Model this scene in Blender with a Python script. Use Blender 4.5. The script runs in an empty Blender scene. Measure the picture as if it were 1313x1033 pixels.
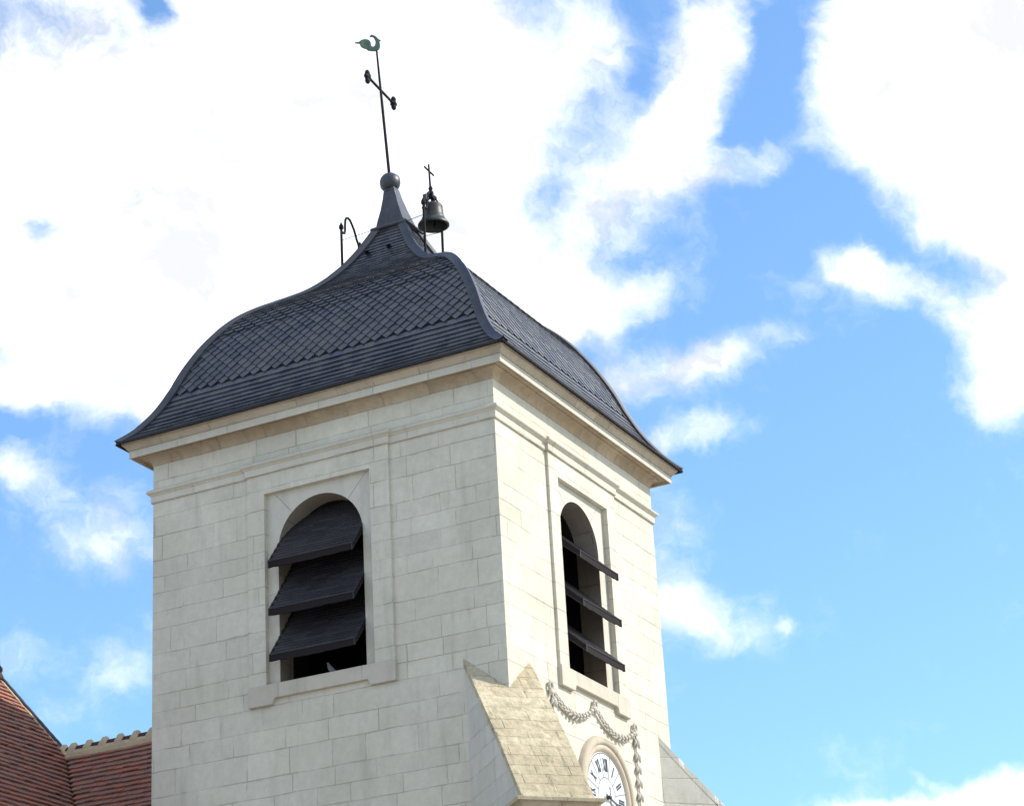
import bpy, bmesh, math, random
from mathutils import Vector, Matrix, noise as mnoise
random.seed(7)
R_ = math.radians
S = bpy.context.scene
COL = S.collection

# ---------------------------------------------------------------- camera
cam = bpy.data.objects.new('camera', bpy.data.cameras.new('camera'))
COL.objects.link(cam)
CR = Vector((0.855447, 0.517126, -0.028114)); CU = Vector((0.22125, -0.315838, 0.922656)); CF = Vector((-0.46825, 0.795504, 0.384597))
CR.normalize(); CF = (CF - CR * CF.dot(CR)).normalized(); CU = CR.cross(CF)
M = Matrix((CR, CU, -CF)).transposed().to_4x4(); M.translation = Vector((16.57988784, -32.51963586, 1.6))
cam.matrix_world = M
cam.data.sensor_fit = 'HORIZONTAL'; cam.data.sensor_width = 36
cam.data.lens = 3033.413 / 1313 * 36
cam.data.shift_x = (656.5 - 464.87) / 1313; cam.data.shift_y = (546.45 - 516.5) / 1313
cam.data.clip_end = 3000
S.camera = cam

# ---------------------------------------------------------------- sun, exposure
SUN_EL, SUN_AZ = 38.0, 31.0          # azimuth measured from +x towards +y
sd = Vector((math.cos(R_(SUN_EL)) * math.cos(R_(SUN_AZ)), math.cos(R_(SUN_EL)) * math.sin(R_(SUN_AZ)), math.sin(R_(SUN_EL))))
sun = bpy.data.objects.new('sun', bpy.data.lights.new('sun', 'SUN'))
sun.data.energy = 2.35; sun.data.angle = R_(0.6); sun.data.color = (1.0, 0.92, 0.79)
sun.rotation_euler = sd.to_track_quat('Z', 'Y').to_euler()
COL.objects.link(sun)
S.view_settings.view_transform = 'Standard'; S.view_settings.look = 'None'
S.view_settings.exposure = 1.27; S.view_settings.gamma = 1

# ---------------------------------------------------------------- node helpers
class NT:
    def __init__(self, tree): self.t = tree; self.n = tree.nodes; self.l = tree.links
    def node(self, kind, **kw):
        nd = self.n.new(kind)
        for k, v in kw.items(): setattr(nd, k, v)
        return nd
    def put(self, sock, v):
        if isinstance(v, bpy.types.NodeSocket): self.l.new(v, sock)
        elif v is not None: sock.default_value = v
    def m(self, op, a, b=None, c=None, clamp=False):
        nd = self.node('ShaderNodeMath', operation=op, use_clamp=clamp)
        self.put(nd.inputs[0], a); self.put(nd.inputs[1], b)
        if c is not None: self.put(nd.inputs[2], c)
        return nd.outputs[0]
    def vm(self, op, a, b=None, out=0):
        nd = self.node('ShaderNodeVectorMath', operation=op)
        self.put(nd.inputs[0], a)
        if b is not None: self.put(nd.inputs[1], b)
        return nd.outputs['Value'] if op == 'DOT_PRODUCT' else nd.outputs[0]
    def ss(self, v, a, b, lo=0.0, hi=1.0):
        nd = self.node('ShaderNodeMapRange', interpolation_type='SMOOTHSTEP')
        self.put(nd.inputs['Value'], v); self.put(nd.inputs['From Min'], a); self.put(nd.inputs['From Max'], b)
        self.put(nd.inputs['To Min'], lo); self.put(nd.inputs['To Max'], hi)
        return nd.outputs[0]
    def noise(self, vec, scale, detail=4, rough=0.55, dim='3D', w=None):
        nd = self.node('ShaderNodeTexNoise', noise_dimensions=dim)
        if vec is not None: self.put(nd.inputs['Vector'], vec)
        if w is not None: self.put(nd.inputs['W'], w)
        nd.inputs['Scale'].default_value = scale; nd.inputs['Detail'].default_value = detail; nd.inputs['Roughness'].default_value = rough
        return nd.outputs
    def mix(self, f, a, b, mode='MIX'):
        nd = self.node('ShaderNodeMix', data_type='RGBA', blend_type=mode)
        self.put(nd.inputs[0], f); self.put(nd.inputs[6], a); self.put(nd.inputs[7], b)
        return nd.outputs[2]
    def xyz(self, v):
        nd = self.node('ShaderNodeSeparateXYZ'); self.put(nd.inputs[0], v); return nd.outputs
    def cxyz(self, x, y, z):
        nd = self.node('ShaderNodeCombineXYZ'); self.put(nd.inputs[0], x); self.put(nd.inputs[1], y); self.put(nd.inputs[2], z); return nd.outputs[0]

# ---------------------------------------------------------------- world: sky with clouds
W = bpy.data.worlds.new('World'); S.world = W; W.use_nodes = True
T = NT(W.node_tree); T.n.clear()
wo = T.node('ShaderNodeOutputWorld'); bg = T.node('ShaderNodeBackground')
T.l.new(bg.outputs[0], wo.inputs[0]); bg.inputs['Strength'].default_value = 0.11
sky = T.node('ShaderNodeTexSky', sky_type='NISHITA'); sky.sun_disc = False
sky.sun_elevation = R_(SUN_EL); sky.sun_rotation = math.atan2(sd.x, sd.y)
sky.air_density = 1.0; sky.dust_density = 0.6; sky.ozone_density = 1.6
dirv = T.node('ShaderNodeTexCoord').outputs['Generated']
dF = T.vm('DOT_PRODUCT', dirv, tuple(CF)); dFs = T.m('MAXIMUM', dF, 0.05)
k = 3.033413
sx = T.m('MULTIPLY_ADD', T.m('DIVIDE', T.vm('DOT_PRODUCT', dirv, tuple(CR)), dFs), k, 0.46487)
sy = T.m('MULTIPLY_ADD', T.m('DIVIDE', T.vm('DOT_PRODUCT', dirv, tuple(CU)), dFs), -k, 0.54645)
p0 = T.cxyz(sx, sy, 0.0)
w1 = T.noise(p0, 4.5, 5, 0.6)[1]; w2 = T.noise(p0, 17.0, 4, 0.6)[1]
wx = T.xyz(T.vm('SUBTRACT', w1, (0.5, 0.5, 0.5))); wy = T.xyz(T.vm('SUBTRACT', w2, (0.5, 0.5, 0.5)))
px = T.m('ADD', sx, T.m('ADD', T.m('MULTIPLY', wx[0], 0.10), T.m('MULTIPLY', wy[0], 0.035)))
py = T.m('ADD', sy, T.m('ADD', T.m('MULTIPLY', wx[1], 0.10), T.m('MULTIPLY', wy[1], 0.035)))
BL = [  # (cx, cy, rx, ry, rotation, weight)
 (.24,.20,.40,.26,0,1.0),(.46,.12,.15,.20,0,.85),(.28,.42,.24,.09,0,.75),(.04,.38,.15,.08,0,.55),(.11,.50,.11,.035,0,.5),(.45,.27,.10,.07,0,.5),
 (.63,.10,.09,.10,0,.42),(.69,.20,.14,.11,0,.20),(.76,.05,.05,.05,0,.42),(.90,.08,.045,.12,20,.9),(.855,.19,.05,.05,0,.5),(.78,.25,.045,.05,0,.4),
 (.96,.197,.075,.024,-18,.5),(.66,.345,.10,.06,0,.42),(.76,.39,.09,.048,0,.62),(.84,.485,.09,.034,-8,.6),(.94,.455,.065,.026,-10,.42),(.88,.555,.085,.024,0,.55),(.80,.60,.06,.05,0,.3),
 (1.24,.05,.17,.13,0,1.3),(1.30,.19,.20,.11,24,1.3),(1.36,.30,.13,.07,24,1.2),(1.00,.10,.05,.10,0,-.35),
 (1.08,.345,.045,.026,-10,.6),(1.14,.365,.06,.026,8,.68),(1.23,.405,.05,.032,0,.62),(1.31,.45,.06,.045,0,.85),(1.29,.52,.045,.03,0,.6),(1.33,.40,.06,.05,0,.6),
 (.89,.775,.10,.030,6,.34),(.95,.82,.06,.025,10,.38),(1.01,.81,.016,.012,0,.35),(.86,.72,.045,.07,0,.3),
 (1.28,1.03,.11,.032,-14,1.1),(1.12,1.045,.10,.018,0,.8),(1.19,.995,.035,.009,20,.3),
 (.09,.66,.11,.05,25,.34),(.14,.71,.05,.03,0,.26),(.02,.60,.06,.03,0,.3),(.15,.84,.05,.035,-20,.32),(.02,.83,.05,.03,0,.4),(.06,.92,.06,.05,0,.2),
 (.20,.008,.022,.03,-20,-.8),(.060,.305,.03,.018,30,-.6),(.01,.535,.07,.018,0,-.4),(.02,.46,.05,.016,10,-.35),(.83,.11,.025,.035,10,-.4),(.70,.255,.03,.03,0,-.25),(.21,.325,.03,.015,0,-.22)]
D = None
for (cx_, cy_, rx_, ry_, rot, wt) in BL:
    c, s_ = math.cos(R_(rot)), math.sin(R_(rot))
    dx = T.m('SUBTRACT', px, cx_); dy = T.m('SUBTRACT', py, cy_)
    ux = T.m('MULTIPLY_ADD', dx, c / rx_, T.m('MULTIPLY', dy, s_ / rx_))
    uy = T.m('MULTIPLY_ADD', dx, -s_ / ry_, T.m('MULTIPLY', dy, c / ry_))
    q = T.m('MULTIPLY_ADD', ux, ux, T.m('MULTIPLY', uy, uy))
    g = T.m('MULTIPLY', T.m('EXPONENT', T.m('MULTIPLY', T.m('POWER', q, 1.4), -0.69)), wt)
    D = g if D is None else T.m('ADD', D, g)
pw = T.vm('ADD', T.cxyz(px, py, 0.0), T.cxyz(T.m('MULTIPLY', wy[2], 0.05), T.m('MULTIPLY', wy[0], 0.05), 0.0))
fb = T.m('MULTIPLY_ADD', T.noise(pw, 6.5, 10, 0.62)[0], 0.62, T.m('MULTIPLY', T.noise(pw, 16.0, 6, 0.65)[0], 0.38))
D = T.m('ADD', D, T.m('MULTIPLY', T.m('SUBTRACT', fb, 0.5), 2.0))
mask_in = T.ss(D, 0.05, 1.05)
# clouds over the rest of the sky
fb2 = T.noise(dirv, 2.2, 8, 0.6)[0]
mask_out = T.ss(fb2, 0.46, 0.62)
rx2 = T.m('SUBTRACT', sx, 0.656); ry2 = T.m('SUBTRACT', sy, 0.516)
rad = T.m('SQRT', T.m('MULTIPLY_ADD', rx2, rx2, T.m('MULTIPLY', ry2, ry2)))
far = T.m('MAXIMUM', T.ss(rad, 0.95, 1.5), T.m('LESS_THAN', dF, 0.15))
mk = T.node('ShaderNodeMix', data_type='FLOAT'); T.put(mk.inputs[0], far); T.put(mk.inputs[2], mask_in); T.put(mk.inputs[3], mask_out)
cb = T.ss(T.noise(pw, 5.0, 8, 0.62)[0], 0.38, 0.50, 3.7, 5.4)
cc = T.node('ShaderNodeMix', data_type='RGBA', blend_type='MULTIPLY'); cc.inputs[0].default_value = 1.0
cc.inputs[6].default_value = (0.965, 0.985, 1.02, 1); T.l.new(cb, cc.inputs[7])
skc = T.mix(1.0, sky.outputs[0], (0.71, 0.91, 1.05, 1), 'MULTIPLY')
T.l.new(T.mix(mk.outputs[0], skc, cc.outputs[2]), bg.inputs['Color'])

# ---------------------------------------------------------------- materials
def mat(name):
    m = bpy.data.materials.new(name); m.use_nodes = True
    t = NT(m.node_tree); b = m.node_tree.nodes['Principled BSDF']
    return m, t, b
def bump(t, b, h, strength=0.5, dist=0.02):
    nd = t.node('ShaderNodeBump'); nd.inputs['Strength'].default_value = strength; nd.inputs['Distance'].default_value = dist
    t.put(nd.inputs['Height'], h); t.l.new(nd.outputs[0], b.inputs['Normal'])

def stone_mat(name, base, tint, row=0.36, blk=0.85, joint=0.45, rough_amt=0.5, blockvar=0.16, stain=0.35, jw=0.011, diag=False, midvar=0.35):
    m, t, b = mat(name)
    g = t.node('ShaderNodeNewGeometry'); P = g.outputs['Position']; N = t.xyz(g.outputs['True Normal'])
    wob = t.noise(P, 1.6, 3, 0.5)[1]; wv = t.xyz(t.vm('SUBTRACT', wob, (0.5, 0.5, 0.5)))
    wob2 = t.noise(P, 14.0, 3, 0.6)[1]; wv2 = t.xyz(t.vm('SUBTRACT', wob2, (0.5, 0.5, 0.5)))
    X = t.xyz(P)
    sel = t.m('GREATER_THAN', t.m('ABSOLUTE', N[0]), t.m('ABSOLUTE', N[1]))
    mu = t.node('ShaderNodeMix', data_type='FLOAT'); t.put(mu.inputs[0], sel); t.put(mu.inputs[2], X[0]); t.put(mu.inputs[3], t.m('ADD', X[1], 31.7))
    u = mu.outputs[0]
    if diag: u = t.m('MULTIPLY', t.m('ADD', X[0], X[1]), 0.707)
    v = t.m('ADD', t.m('ADD', X[2], t.m('MULTIPLY', wv[0], 0.05)), t.m('MULTIPLY', wv2[0], 0.014))
    v = t.m('ADD', v, t.m('ADD', t.m('MULTIPLY', t.m('SINE', t.m('MULTIPLY', X[2], 2.9)), 0.06), t.m('MULTIPLY', t.m('SINE', t.m('MULTIPLY', X[2], 7.3)), 0.022)))
    u = t.m('ADD', u, t.m('MULTIPLY', wv2[1], 0.02))
    vr = t.m('DIVIDE', v, row); ri = t.m('FLOOR', vr); fr = t.m('SUBTRACT', vr, ri)
    dv = t.m('MULTIPLY', t.m('MINIMUM', fr, t.m('SUBTRACT', 1.0, fr)), row)
    wn = t.node('ShaderNodeTexWhiteNoise', noise_dimensions='1D'); t.put(wn.inputs['W'], ri)
    us = t.m('MULTIPLY_ADD', wn.outputs[0], 37.0, t.m('DIVIDE', u, blk))
    ve = t.node('ShaderNodeTexVoronoi', voronoi_dimensions='1D', feature='DISTANCE_TO_EDGE'); t.put(ve.inputs['W'], us); ve.inputs['Randomness'].default_value = 0.95; ve.inputs['Scale'].default_value = 1
    vf = t.node('ShaderNodeTexVoronoi', voronoi_dimensions='1D', feature='F1'); t.put(vf.inputs['W'], us); vf.inputs['Randomness'].default_value = 0.95; vf.inputs['Scale'].default_value = 1
    du = t.m('MULTIPLY', ve.outputs['Distance'], blk)
    cell = t.node('ShaderNodeTexWhiteNoise', noise_dimensions='2D'); t.put(cell.inputs['Vector'], t.cxyz(ri, vf.outputs['W'], 0.0))
    fade = t.ss(t.noise(P, 1.1, 4, 0.65)[0], 0.36, 0.64)
    dmin = t.m('MINIMUM', dv, t.m('MULTIPLY_ADD', t.m('SUBTRACT', 1.0, fade), 0.006, du))
    chip = t.ss(t.noise(P, 3.1, 5, 0.7)[0], 0.58, 0.72, 0.0, 0.016)
    dmin = t.m('SUBTRACT', dmin, chip)
    jwv = t.m('MULTIPLY', t.ss(t.noise(P, 0.9, 3, 0.6)[0], 0.4, 0.68, 0.75, 1.7), jw)
    jm = t.m('SUBTRACT', 1.0, t.ss(dmin, t.m('MULTIPLY', jwv, 0.3), jwv))
    jm = t.m('MULTIPLY', jm, t.m('MULTIPLY_ADD', fade, 0.75, 0.25))
    big = t.ss(t.noise(P, 0.55, 5, 0.6)[0], 0.35, 0.7)
    sc = t.node('ShaderNodeMapping'); t.put(sc.inputs[0], P); sc.inputs['Scale'].default_value = (3.0, 3.0, 0.5)
    streak = t.ss(t.noise(sc.outputs[0], 1.3, 5, 0.6)[0], 0.5, 0.78)
    mid = t.noise(P, 6.5, 6, 0.72)[0]; fine = t.noise(P, 42.0, 4, 0.7)[0]
    col = t.mix(cell.outputs[0], base + (1,), tint + (1,))
    hs = t.node('ShaderNodeHueSaturation'); t.put(hs.inputs['Color'], col)
    t.put(hs.inputs['Value'], t.m('ADD', t.m('MULTIPLY_ADD', t.xyz(cell.outputs[1])[1], blockvar, 1 - blockvar / 2), t.m('MULTIPLY', t.m('SUBTRACT', mid, 0.5), midvar)))
    col = hs.outputs[0]
    st = tuple(c * f for c, f in zip(base, (0.66, 0.64, 0.60)))
    col = t.mix(t.m('MULTIPLY', big, stain * 0.7), col, st + (1,))
    col = t.mix(t.m('MULTIPLY', streak, stain), col, tuple(c * f for c, f in zip(base, (0.58, 0.58, 0.56))) + (1,))
    spots = t.ss(t.noise(P, 9.0, 3, 0.5)[0], 0.70, 0.78)
    col = t.mix(t.m('MULTIPLY', spots, 0.45), col, tuple(c * 0.45 for c in base) + (1,))
    col = t.mix(t.m('MULTIPLY', jm, joint), col, tuple(c * f for c, f in zip(base, (0.30, 0.28, 0.25))) + (1,))
    t.put(b.inputs['Base Color'], col); b.inputs['Roughness'].default_value = 0.9; b.inputs['Specular IOR Level'].default_value = 0.2
    hgt = t.m('ADD', t.m('MULTIPLY', jm, -0.9), t.m('ADD', t.m('MULTIPLY', mid, rough_amt), t.m('MULTIPLY', fine, rough_amt * 0.35)))
    hgt = t.m('ADD', hgt, t.m('MULTIPLY', t.xyz(cell.outputs[1])[2], 0.5))
    bump(t, b, hgt, 0.7, 0.014)
    return m

M_WALL = stone_mat('limestone ashlar', (0.595, 0.562, 0.468), (0.57, 0.528, 0.445), joint=0.38, blockvar=0.10, jw=0.0095, stain=0.5, midvar=0.5)
M_TRIM = stone_mat('limestone trim', (0.555, 0.52, 0.44), (0.52, 0.485, 0.41), row=0.42, blk=1.1, joint=0.3, blockvar=0.08)
M_PANEL = stone_mat('smooth limestone panel', (0.555, 0.525, 0.45), (0.54, 0.51, 0.44), row=7.3, blk=9, joint=0.0, blockvar=0.04)
M_REVEAL = stone_mat('reveal shade and joint stone', (0.27, 0.235, 0.20), (0.23, 0.20, 0.17), row=0.5, blk=0.9, joint=0.3)  # darker than the wall: shade of the window recess put into the colour
M_BED = stone_mat('brown stained soffit and drip shade stone', (0.43, 0.345, 0.25), (0.47, 0.395, 0.30), row=3.0, blk=0.9, joint=0.3, blockvar=0.16, stain=0.8, midvar=0.8)  # also darkens the drip moulding, as painted shade under its lip
M_CORN = stone_mat('weathered cornice stone', (0.50, 0.435, 0.345), (0.45, 0.385, 0.30), row=3.0, blk=0.9, joint=0.4, blockvar=0.14, stain=0.6)
M_SILL = stone_mat('sill stone', (0.53, 0.485, 0.405), (0.50, 0.46, 0.39), row=5.0, blk=1.6, joint=0.2, blockvar=0.06, stain=0.5)
M_BUTT = stone_mat('lichened buttress stone', (0.56, 0.485, 0.335), (0.52, 0.44, 0.30), row=0.21, blk=0.5, joint=0.42, diag=True, rough_amt=3.0, blockvar=0.1, stain=0.9, jw=0.013, midvar=1.5)
M_BSIDE = stone_mat('buttress side stone', (0.60, 0.57, 0.50), (0.57, 0.545, 0.48), joint=0.25, stain=0.5)
M_CARV = stone_mat('carved limestone', (0.60, 0.56, 0.49), (0.56, 0.52, 0.46), row=9, blk=9, joint=0.0, stain=0.7, rough_amt=1.2)

def island_mat(name, c1, c2, c3, rough=0.5, spec=0.5, dirt=(0.05, 0.05, 0.045), dirt_amt=0.35, nscale=6.0, bumpd=0.004):
    m, t, b = mat(name)
    g = t.node('ShaderNodeNewGeometry'); r = g.outputs['Random Per Island']; P = g.outputs['Position']
    cr = t.node('ShaderNodeValToRGB'); cr.color_ramp.elements[0].color = c1 + (1,); cr.color_ramp.elements[1].color = c3 + (1,)
    e = cr.color_ramp.elements.new(0.5); e.color = c2 + (1,)
    t.l.new(r, cr.inputs[0])
    n = t.noise(P, nscale, 6, 0.65)[0]; n2 = t.noise(P, 0.9, 5, 0.6)[0]
    col = t.mix(t.m('MULTIPLY', t.ss(n, 0.45, 0.75), dirt_amt), cr.outputs[0], dirt + (1,))
    col = t.mix(t.m('MULTIPLY', t.ss(n2, 0.45, 0.72), dirt_amt * 0.7), col, dirt + (1,))
    t.put(b.inputs['Base Color'], col)
    t.put(b.inputs['Roughness'], t.m('ADD', t.m('MULTIPLY', t.m('SUBTRACT', r, 0.5), 0.16), t.m('MULTIPLY_ADD', n, 0.2, rough - 0.1)))
    b.inputs['Specular IOR Level'].default_value = spec
    bump(t, b, t.noise(P, 40, 4, 0.6)[0], 0.5, bumpd)
    return m
M_SLATE = island_mat('roof slate', (0.029, 0.030, 0.043), (0.045, 0.046, 0.060), (0.075, 0.075, 0.086), 0.38, 0.65, dirt=(0.105, 0.108, 0.092), dirt_amt=0.5)
M_SLATE_DK = island_mat('slate underlay', (0.02, 0.02, 0.024),) if False else island_mat('slate underlay', (0.03, 0.03, 0.035), (0.03, 0.03, 0.035), (0.03, 0.03, 0.035), 0.8, 0.2)
M_BOARD = island_mat('louvre slate', (0.020, 0.018, 0.022), (0.026, 0.024, 0.029), (0.034, 0.032, 0.038), 0.6, 0.3, dirt=(0.05, 0.045, 0.04))
M_TIMBER_SHADE = island_mat('dark timber and reveal shade', (0.014, 0.011, 0.013), (0.016, 0.012, 0.013), (0.018, 0.013, 0.014), 0.8, 0.15, dirt=(0.02, 0.018, 0.016))  # louvre timber; also the painted shade at the back of the reveals
M_LEAD = island_mat('lead flashing', (0.030, 0.032, 0.042), (0.034, 0.036, 0.046), (0.038, 0.040, 0.050), 0.42, 0.45, dirt=(0.09, 0.09, 0.098), dirt_amt=0.45, nscale=4, bumpd=0.006)
M_EDGE = island_mat('dull edging lead', (0.022, 0.021, 0.024), (0.022, 0.021, 0.024), (0.026, 0.025, 0.028), 0.6, 0.3)
M_BALL = island_mat('tarnished ball metal', (0.03, 0.033, 0.045), (0.03, 0.033, 0.045), (0.03, 0.033, 0.045), 0.45, 0.5, dirt=(0.06, 0.065, 0.06), dirt_amt=0.5)
M_TILE = island_mat('clay tile', (0.40, 0.15, 0.095), (0.33, 0.15, 0.11), (0.25, 0.145, 0.115), 0.85, 0.2, dirt=(0.29, 0.205, 0.16), dirt_amt=0.6, nscale=5)
M_TILE_DK = island_mat('dark ridge tile', (0.09, 0.038, 0.026), (0.08, 0.036, 0.026), (0.07, 0.036, 0.028), 0.85, 0.2)
M_MORTAR = island_mat('mortar', (0.62, 0.49, 0.31), (0.60, 0.47, 0.30), (0.56, 0.44, 0.29), 0.95, 0.1, dirt=(0.2, 0.18, 0.15), bumpd=0.01)
M_IRON = island_mat('black iron', (0.012, 0.012, 0.018), (0.012, 0.012, 0.018), (0.014, 0.013, 0.018), 0.75, 0.15, dirt=(0.03, 0.02, 0.015), dirt_amt=0.3)
M_BRONZE = island_mat('dark bell bronze', (0.03, 0.031, 0.028), (0.032, 0.033, 0.03), (0.034, 0.034, 0.03), 0.55, 0.4, dirt=(0.07, 0.08, 0.072), dirt_amt=0.6)
M_COPPER = island_mat('verdigris copper', (0.05, 0.11, 0.115), (0.055, 0.12, 0.12), (0.06, 0.12, 0.11), 0.6, 0.3, dirt=(0.24, 0.25, 0.10), dirt_amt=0.8, nscale=5)
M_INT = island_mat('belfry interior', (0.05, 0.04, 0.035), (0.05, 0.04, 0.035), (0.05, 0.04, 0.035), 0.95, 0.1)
M_DIAL = island_mat('white enamel', (0.66, 0.66, 0.65), (0.66, 0.66, 0.65), (0.66, 0.66, 0.65), 0.35, 0.4, dirt=(0.6, 0.59, 0.56), dirt_amt=0.3, bumpd=0.0005)
M_BLACK = island_mat('black paint', (0.015, 0.017, 0.022), (0.015, 0.017, 0.022), (0.015, 0.017, 0.022), 0.4, 0.5, dirt_amt=0.1)
M_GREYLINE = island_mat('grey enamel line', (0.12, 0.12, 0.12), (0.12, 0.12, 0.12), (0.12, 0.12, 0.12), 0.5, 0.4, dirt_amt=0.1)
M_BIRD = island_mat('pigeon grey', (0.16, 0.16, 0.17), (0.16, 0.16, 0.17), (0.17, 0.17, 0.18), 0.8, 0.2, dirt=(0.12, 0.12, 0.13), nscale=20)
M_RENDER = stone_mat('nave rubble stone', (0.42, 0.38, 0.31), (0.38, 0.34, 0.28), row=0.25, blk=0.5)
mg, tg, bgd = mat('pale gravel ground')
gP = tg.node('ShaderNodeNewGeometry').outputs['Position']
tg.put(bgd.inputs['Base Color'], tg.mix(tg.noise(gP, 0.4, 8, 0.65)[0], (0.31, 0.28, 0.235, 1), (0.41, 0.38, 0.33, 1))); bgd.inputs['Roughness'].default_value = 0.95
M_GROUND = mg

# ---------------------------------------------------------------- object helpers
def empty(name, label, cat, loc, group=None):
    o = bpy.data.objects.new(name, None); COL.objects.link(o); o.location = loc
    o['label'] = label; o['category'] = cat
    if group: o['group'] = group
    return o
def wloc(p):
    v = Vector((0, 0, 0))
    while p is not None: v += p.location; p = p.parent
    return v
def link(name, me, m, parent=None, smooth=False, origin=None, label=None):
    """me is built in world coordinates; its origin is moved to origin (or the parent's)."""
    base = wloc(parent) if parent else Vector((0, 0, 0))
    org = Vector(origin) if origin is not None else base
    me.transform(Matrix.Translation(-org))
    if m is not None: me.materials.append(m)
    if smooth:
        for p in me.polygons: p.use_smooth = True
    o = bpy.data.objects.new(name, me); COL.objects.link(o)
    o.parent = parent; o.location = org - base
    if label: o['label'] = label
    return o
class MB:
    def __init__(self): self.v = []; self.f = []
    def add(self, vs, fs):
        n = len(self.v); self.v += [Vector(x) for x in vs]; self.f += [tuple(i + n for i in f) for f in fs]
    def box(self, a, b):
        (x0, y0, z0), (x1, y1, z1) = a, b
        self.add([(x0,y0,z0),(x1,y0,z0),(x1,y1,z0),(x0,y1,z0),(x0,y0,z1),(x1,y0,z1),(x1,y1,z1),(x0,y1,z1)],
                 [(0,3,2,1),(4,5,6,7),(0,1,5,4),(1,2,6,5),(2,3,7,6),(3,0,4,7)])
    def tube(self, pts, r, n=8, cap=True):
        pts = [Vector(p) for p in pts]; rs = r if isinstance(r, (list, tuple)) else [r] * len(pts)
        d0 = (pts[1] - pts[0]).normalized(); up = Vector((0, 0, 1)) if abs(d0.z) < 0.9 else Vector((1, 0, 0))
        rings = []; a = d0.cross(up).normalized()
        for i, p in enumerate(pts):
            d = ((pts[min(i + 1, len(pts) - 1)] - pts[max(i - 1, 0)])).normalized()
            a = (a - d * a.dot(d)).normalized(); b = d.cross(a)
            rings.append([p + (a * math.cos(2 * math.pi * j / n) + b * math.sin(2 * math.pi * j / n)) * rs[i] for j in range(n)])
        vs = [v for rg in rings for v in rg]; fs = []
        for i in range(len(pts) - 1):
            for j in range(n):
                k2 = (j + 1) % n; fs.append((i*n+j, i*n+k2, (i+1)*n+k2, (i+1)*n+j))
        if cap: fs.append(tuple(range(n - 1, -1, -1))); fs.append(tuple((len(pts) - 1) * n + j for j in range(n)))
        self.add(vs, fs)
    def lathe(self, prof, c, axis=None, n=24):
        """prof = [(r, h)], c base centre, axis direction"""
        ax = Vector(axis or (0, 0, 1)).normalized(); a = ax.orthogonal().normalized(); b = ax.cross(a); c = Vector(c)
        vs = []; fs = []
        for (r, h) in prof:
            for j in range(n):
                t = 2 * math.pi * j / n; vs.append(c + ax * h + (a * math.cos(t) + b * math.sin(t)) * max(r, 1e-4))
        for i in range(len(prof) - 1):
            for j in range(n):
                k2 = (j + 1) % n; fs.append((i*n+j, i*n+k2, (i+1)*n+k2, (i+1)*n+j))
        fs.append(tuple(range(n - 1, -1, -1))); fs.append(tuple((len(prof) - 1) * n + j for j in range(n)))
        self.add(vs, fs)
    def ball(self, c, r, sc=(1, 1, 1), n=12, rot=None):
        c = Vector(c); vs = []; fs = []; m_ = n // 2
        vs.append(Vector((0, 0, 1)))
        for i in range(1, m_):
            ph = math.pi * i / m_
            for j in range(n): th = 2 * math.pi * j / n; vs.append(Vector((math.sin(ph) * math.cos(th), math.sin(ph) * math.sin(th), math.cos(ph))))
        vs.append(Vector((0, 0, -1)))
        vs = [Vector((v.x * sc[0], v.y * sc[1], v.z * sc[2])) * r for v in vs]
        if rot is not None: vs = [rot @ v for v in vs]
        for j in range(n): fs.append((0, 1 + j, 1 + (j + 1) % n))
        for i in range(m_ - 2):
            for j in range(n): a = 1 + i * n; k2 = (j + 1) % n; fs.append((a + j, a + n + j, a + n + k2, a + k2))
        l = len(vs) - 1; a = 1 + (m_ - 2) * n
        for j in range(n): fs.append((l, a + (j + 1) % n, a + j))
        self.add([c + v for v in vs], fs)
    def prism(self, poly, ext):
        """closed polygon of 3D points extruded by vector ext"""
        poly = [Vector(p) for p in poly]; e = Vector(ext); n = len(poly)
        self.add(poly + [p + e for p in poly], [tuple(range(n - 1, -1, -1)), tuple(range(n, 2 * n))] + [(i, (i + 1) % n, n + (i + 1) % n, n + i) for i in range(n)])
    def mesh(self, name, fix=True):
        me = bpy.data.meshes.new(name); me.from_pydata([tuple(v) for v in self.v], [], self.f)
        if fix:
            bm = bmesh.new(); bm.from_mesh(me); bmesh.ops.recalc_face_normals(bm, faces=bm.faces); bm.to_mesh(me); bm.free()
        me.update(); return me
    def build(self, name, m, parent=None, smooth=False, origin=None, label=None, fix=True):
        return link(name, self.mesh(name, fix), m, parent, smooth, origin, label)
def bevel(o, w, seg=1, ang=35):
    md = o.modifiers.new('bevel', 'BEVEL'); md.width = w; md.segments = seg; md.limit_method = 'ANGLE'; md.angle_limit = R_(ang)
    return o
def shade_auto(o, ang=35):
    me = o.data
    bm = bmesh.new(); bm.from_mesh(me)
    for e in bm.edges:
        if len(e.link_faces) == 2 and e.calc_face_angle(0) > R_(ang): e.smooth = False
    for f in bm.faces: f.smooth = True
    bm.to_mesh(me); bm.free(); return o

# ---------------------------------------------------------------- dimensions (metres)
WX, DY, E_ = 7.0, 6.29, 0.455
CX, CY = -WX / 2, DY / 2
ZS, ZT = 16.87, 17.60
PR, RC = 0.052, -0.05
SO = dict(pl=-4.93, pr=-2.05, ql=-4.58, qr=-2.43, ol=-4.36, orr=-2.645)      # south face openings, along x
EA = dict(pl=1.835, pr=4.49, ql=2.18, qr=4.14, ol=2.33, orr=3.86)            # east face, along y
ZQ, ZA, ZO, ZSB = 16.50, 16.30, 13.03, 12.68

# ---------------------------------------------------------------- ground
g = MB(); g.add([(-700, -700, 0), (700, -700, 0), (700, 700, 0), (-700, 700, 0)], [(0, 1, 2, 3)])
go = g.build('ground', M_GROUND); go['kind'] = 'structure'

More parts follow.
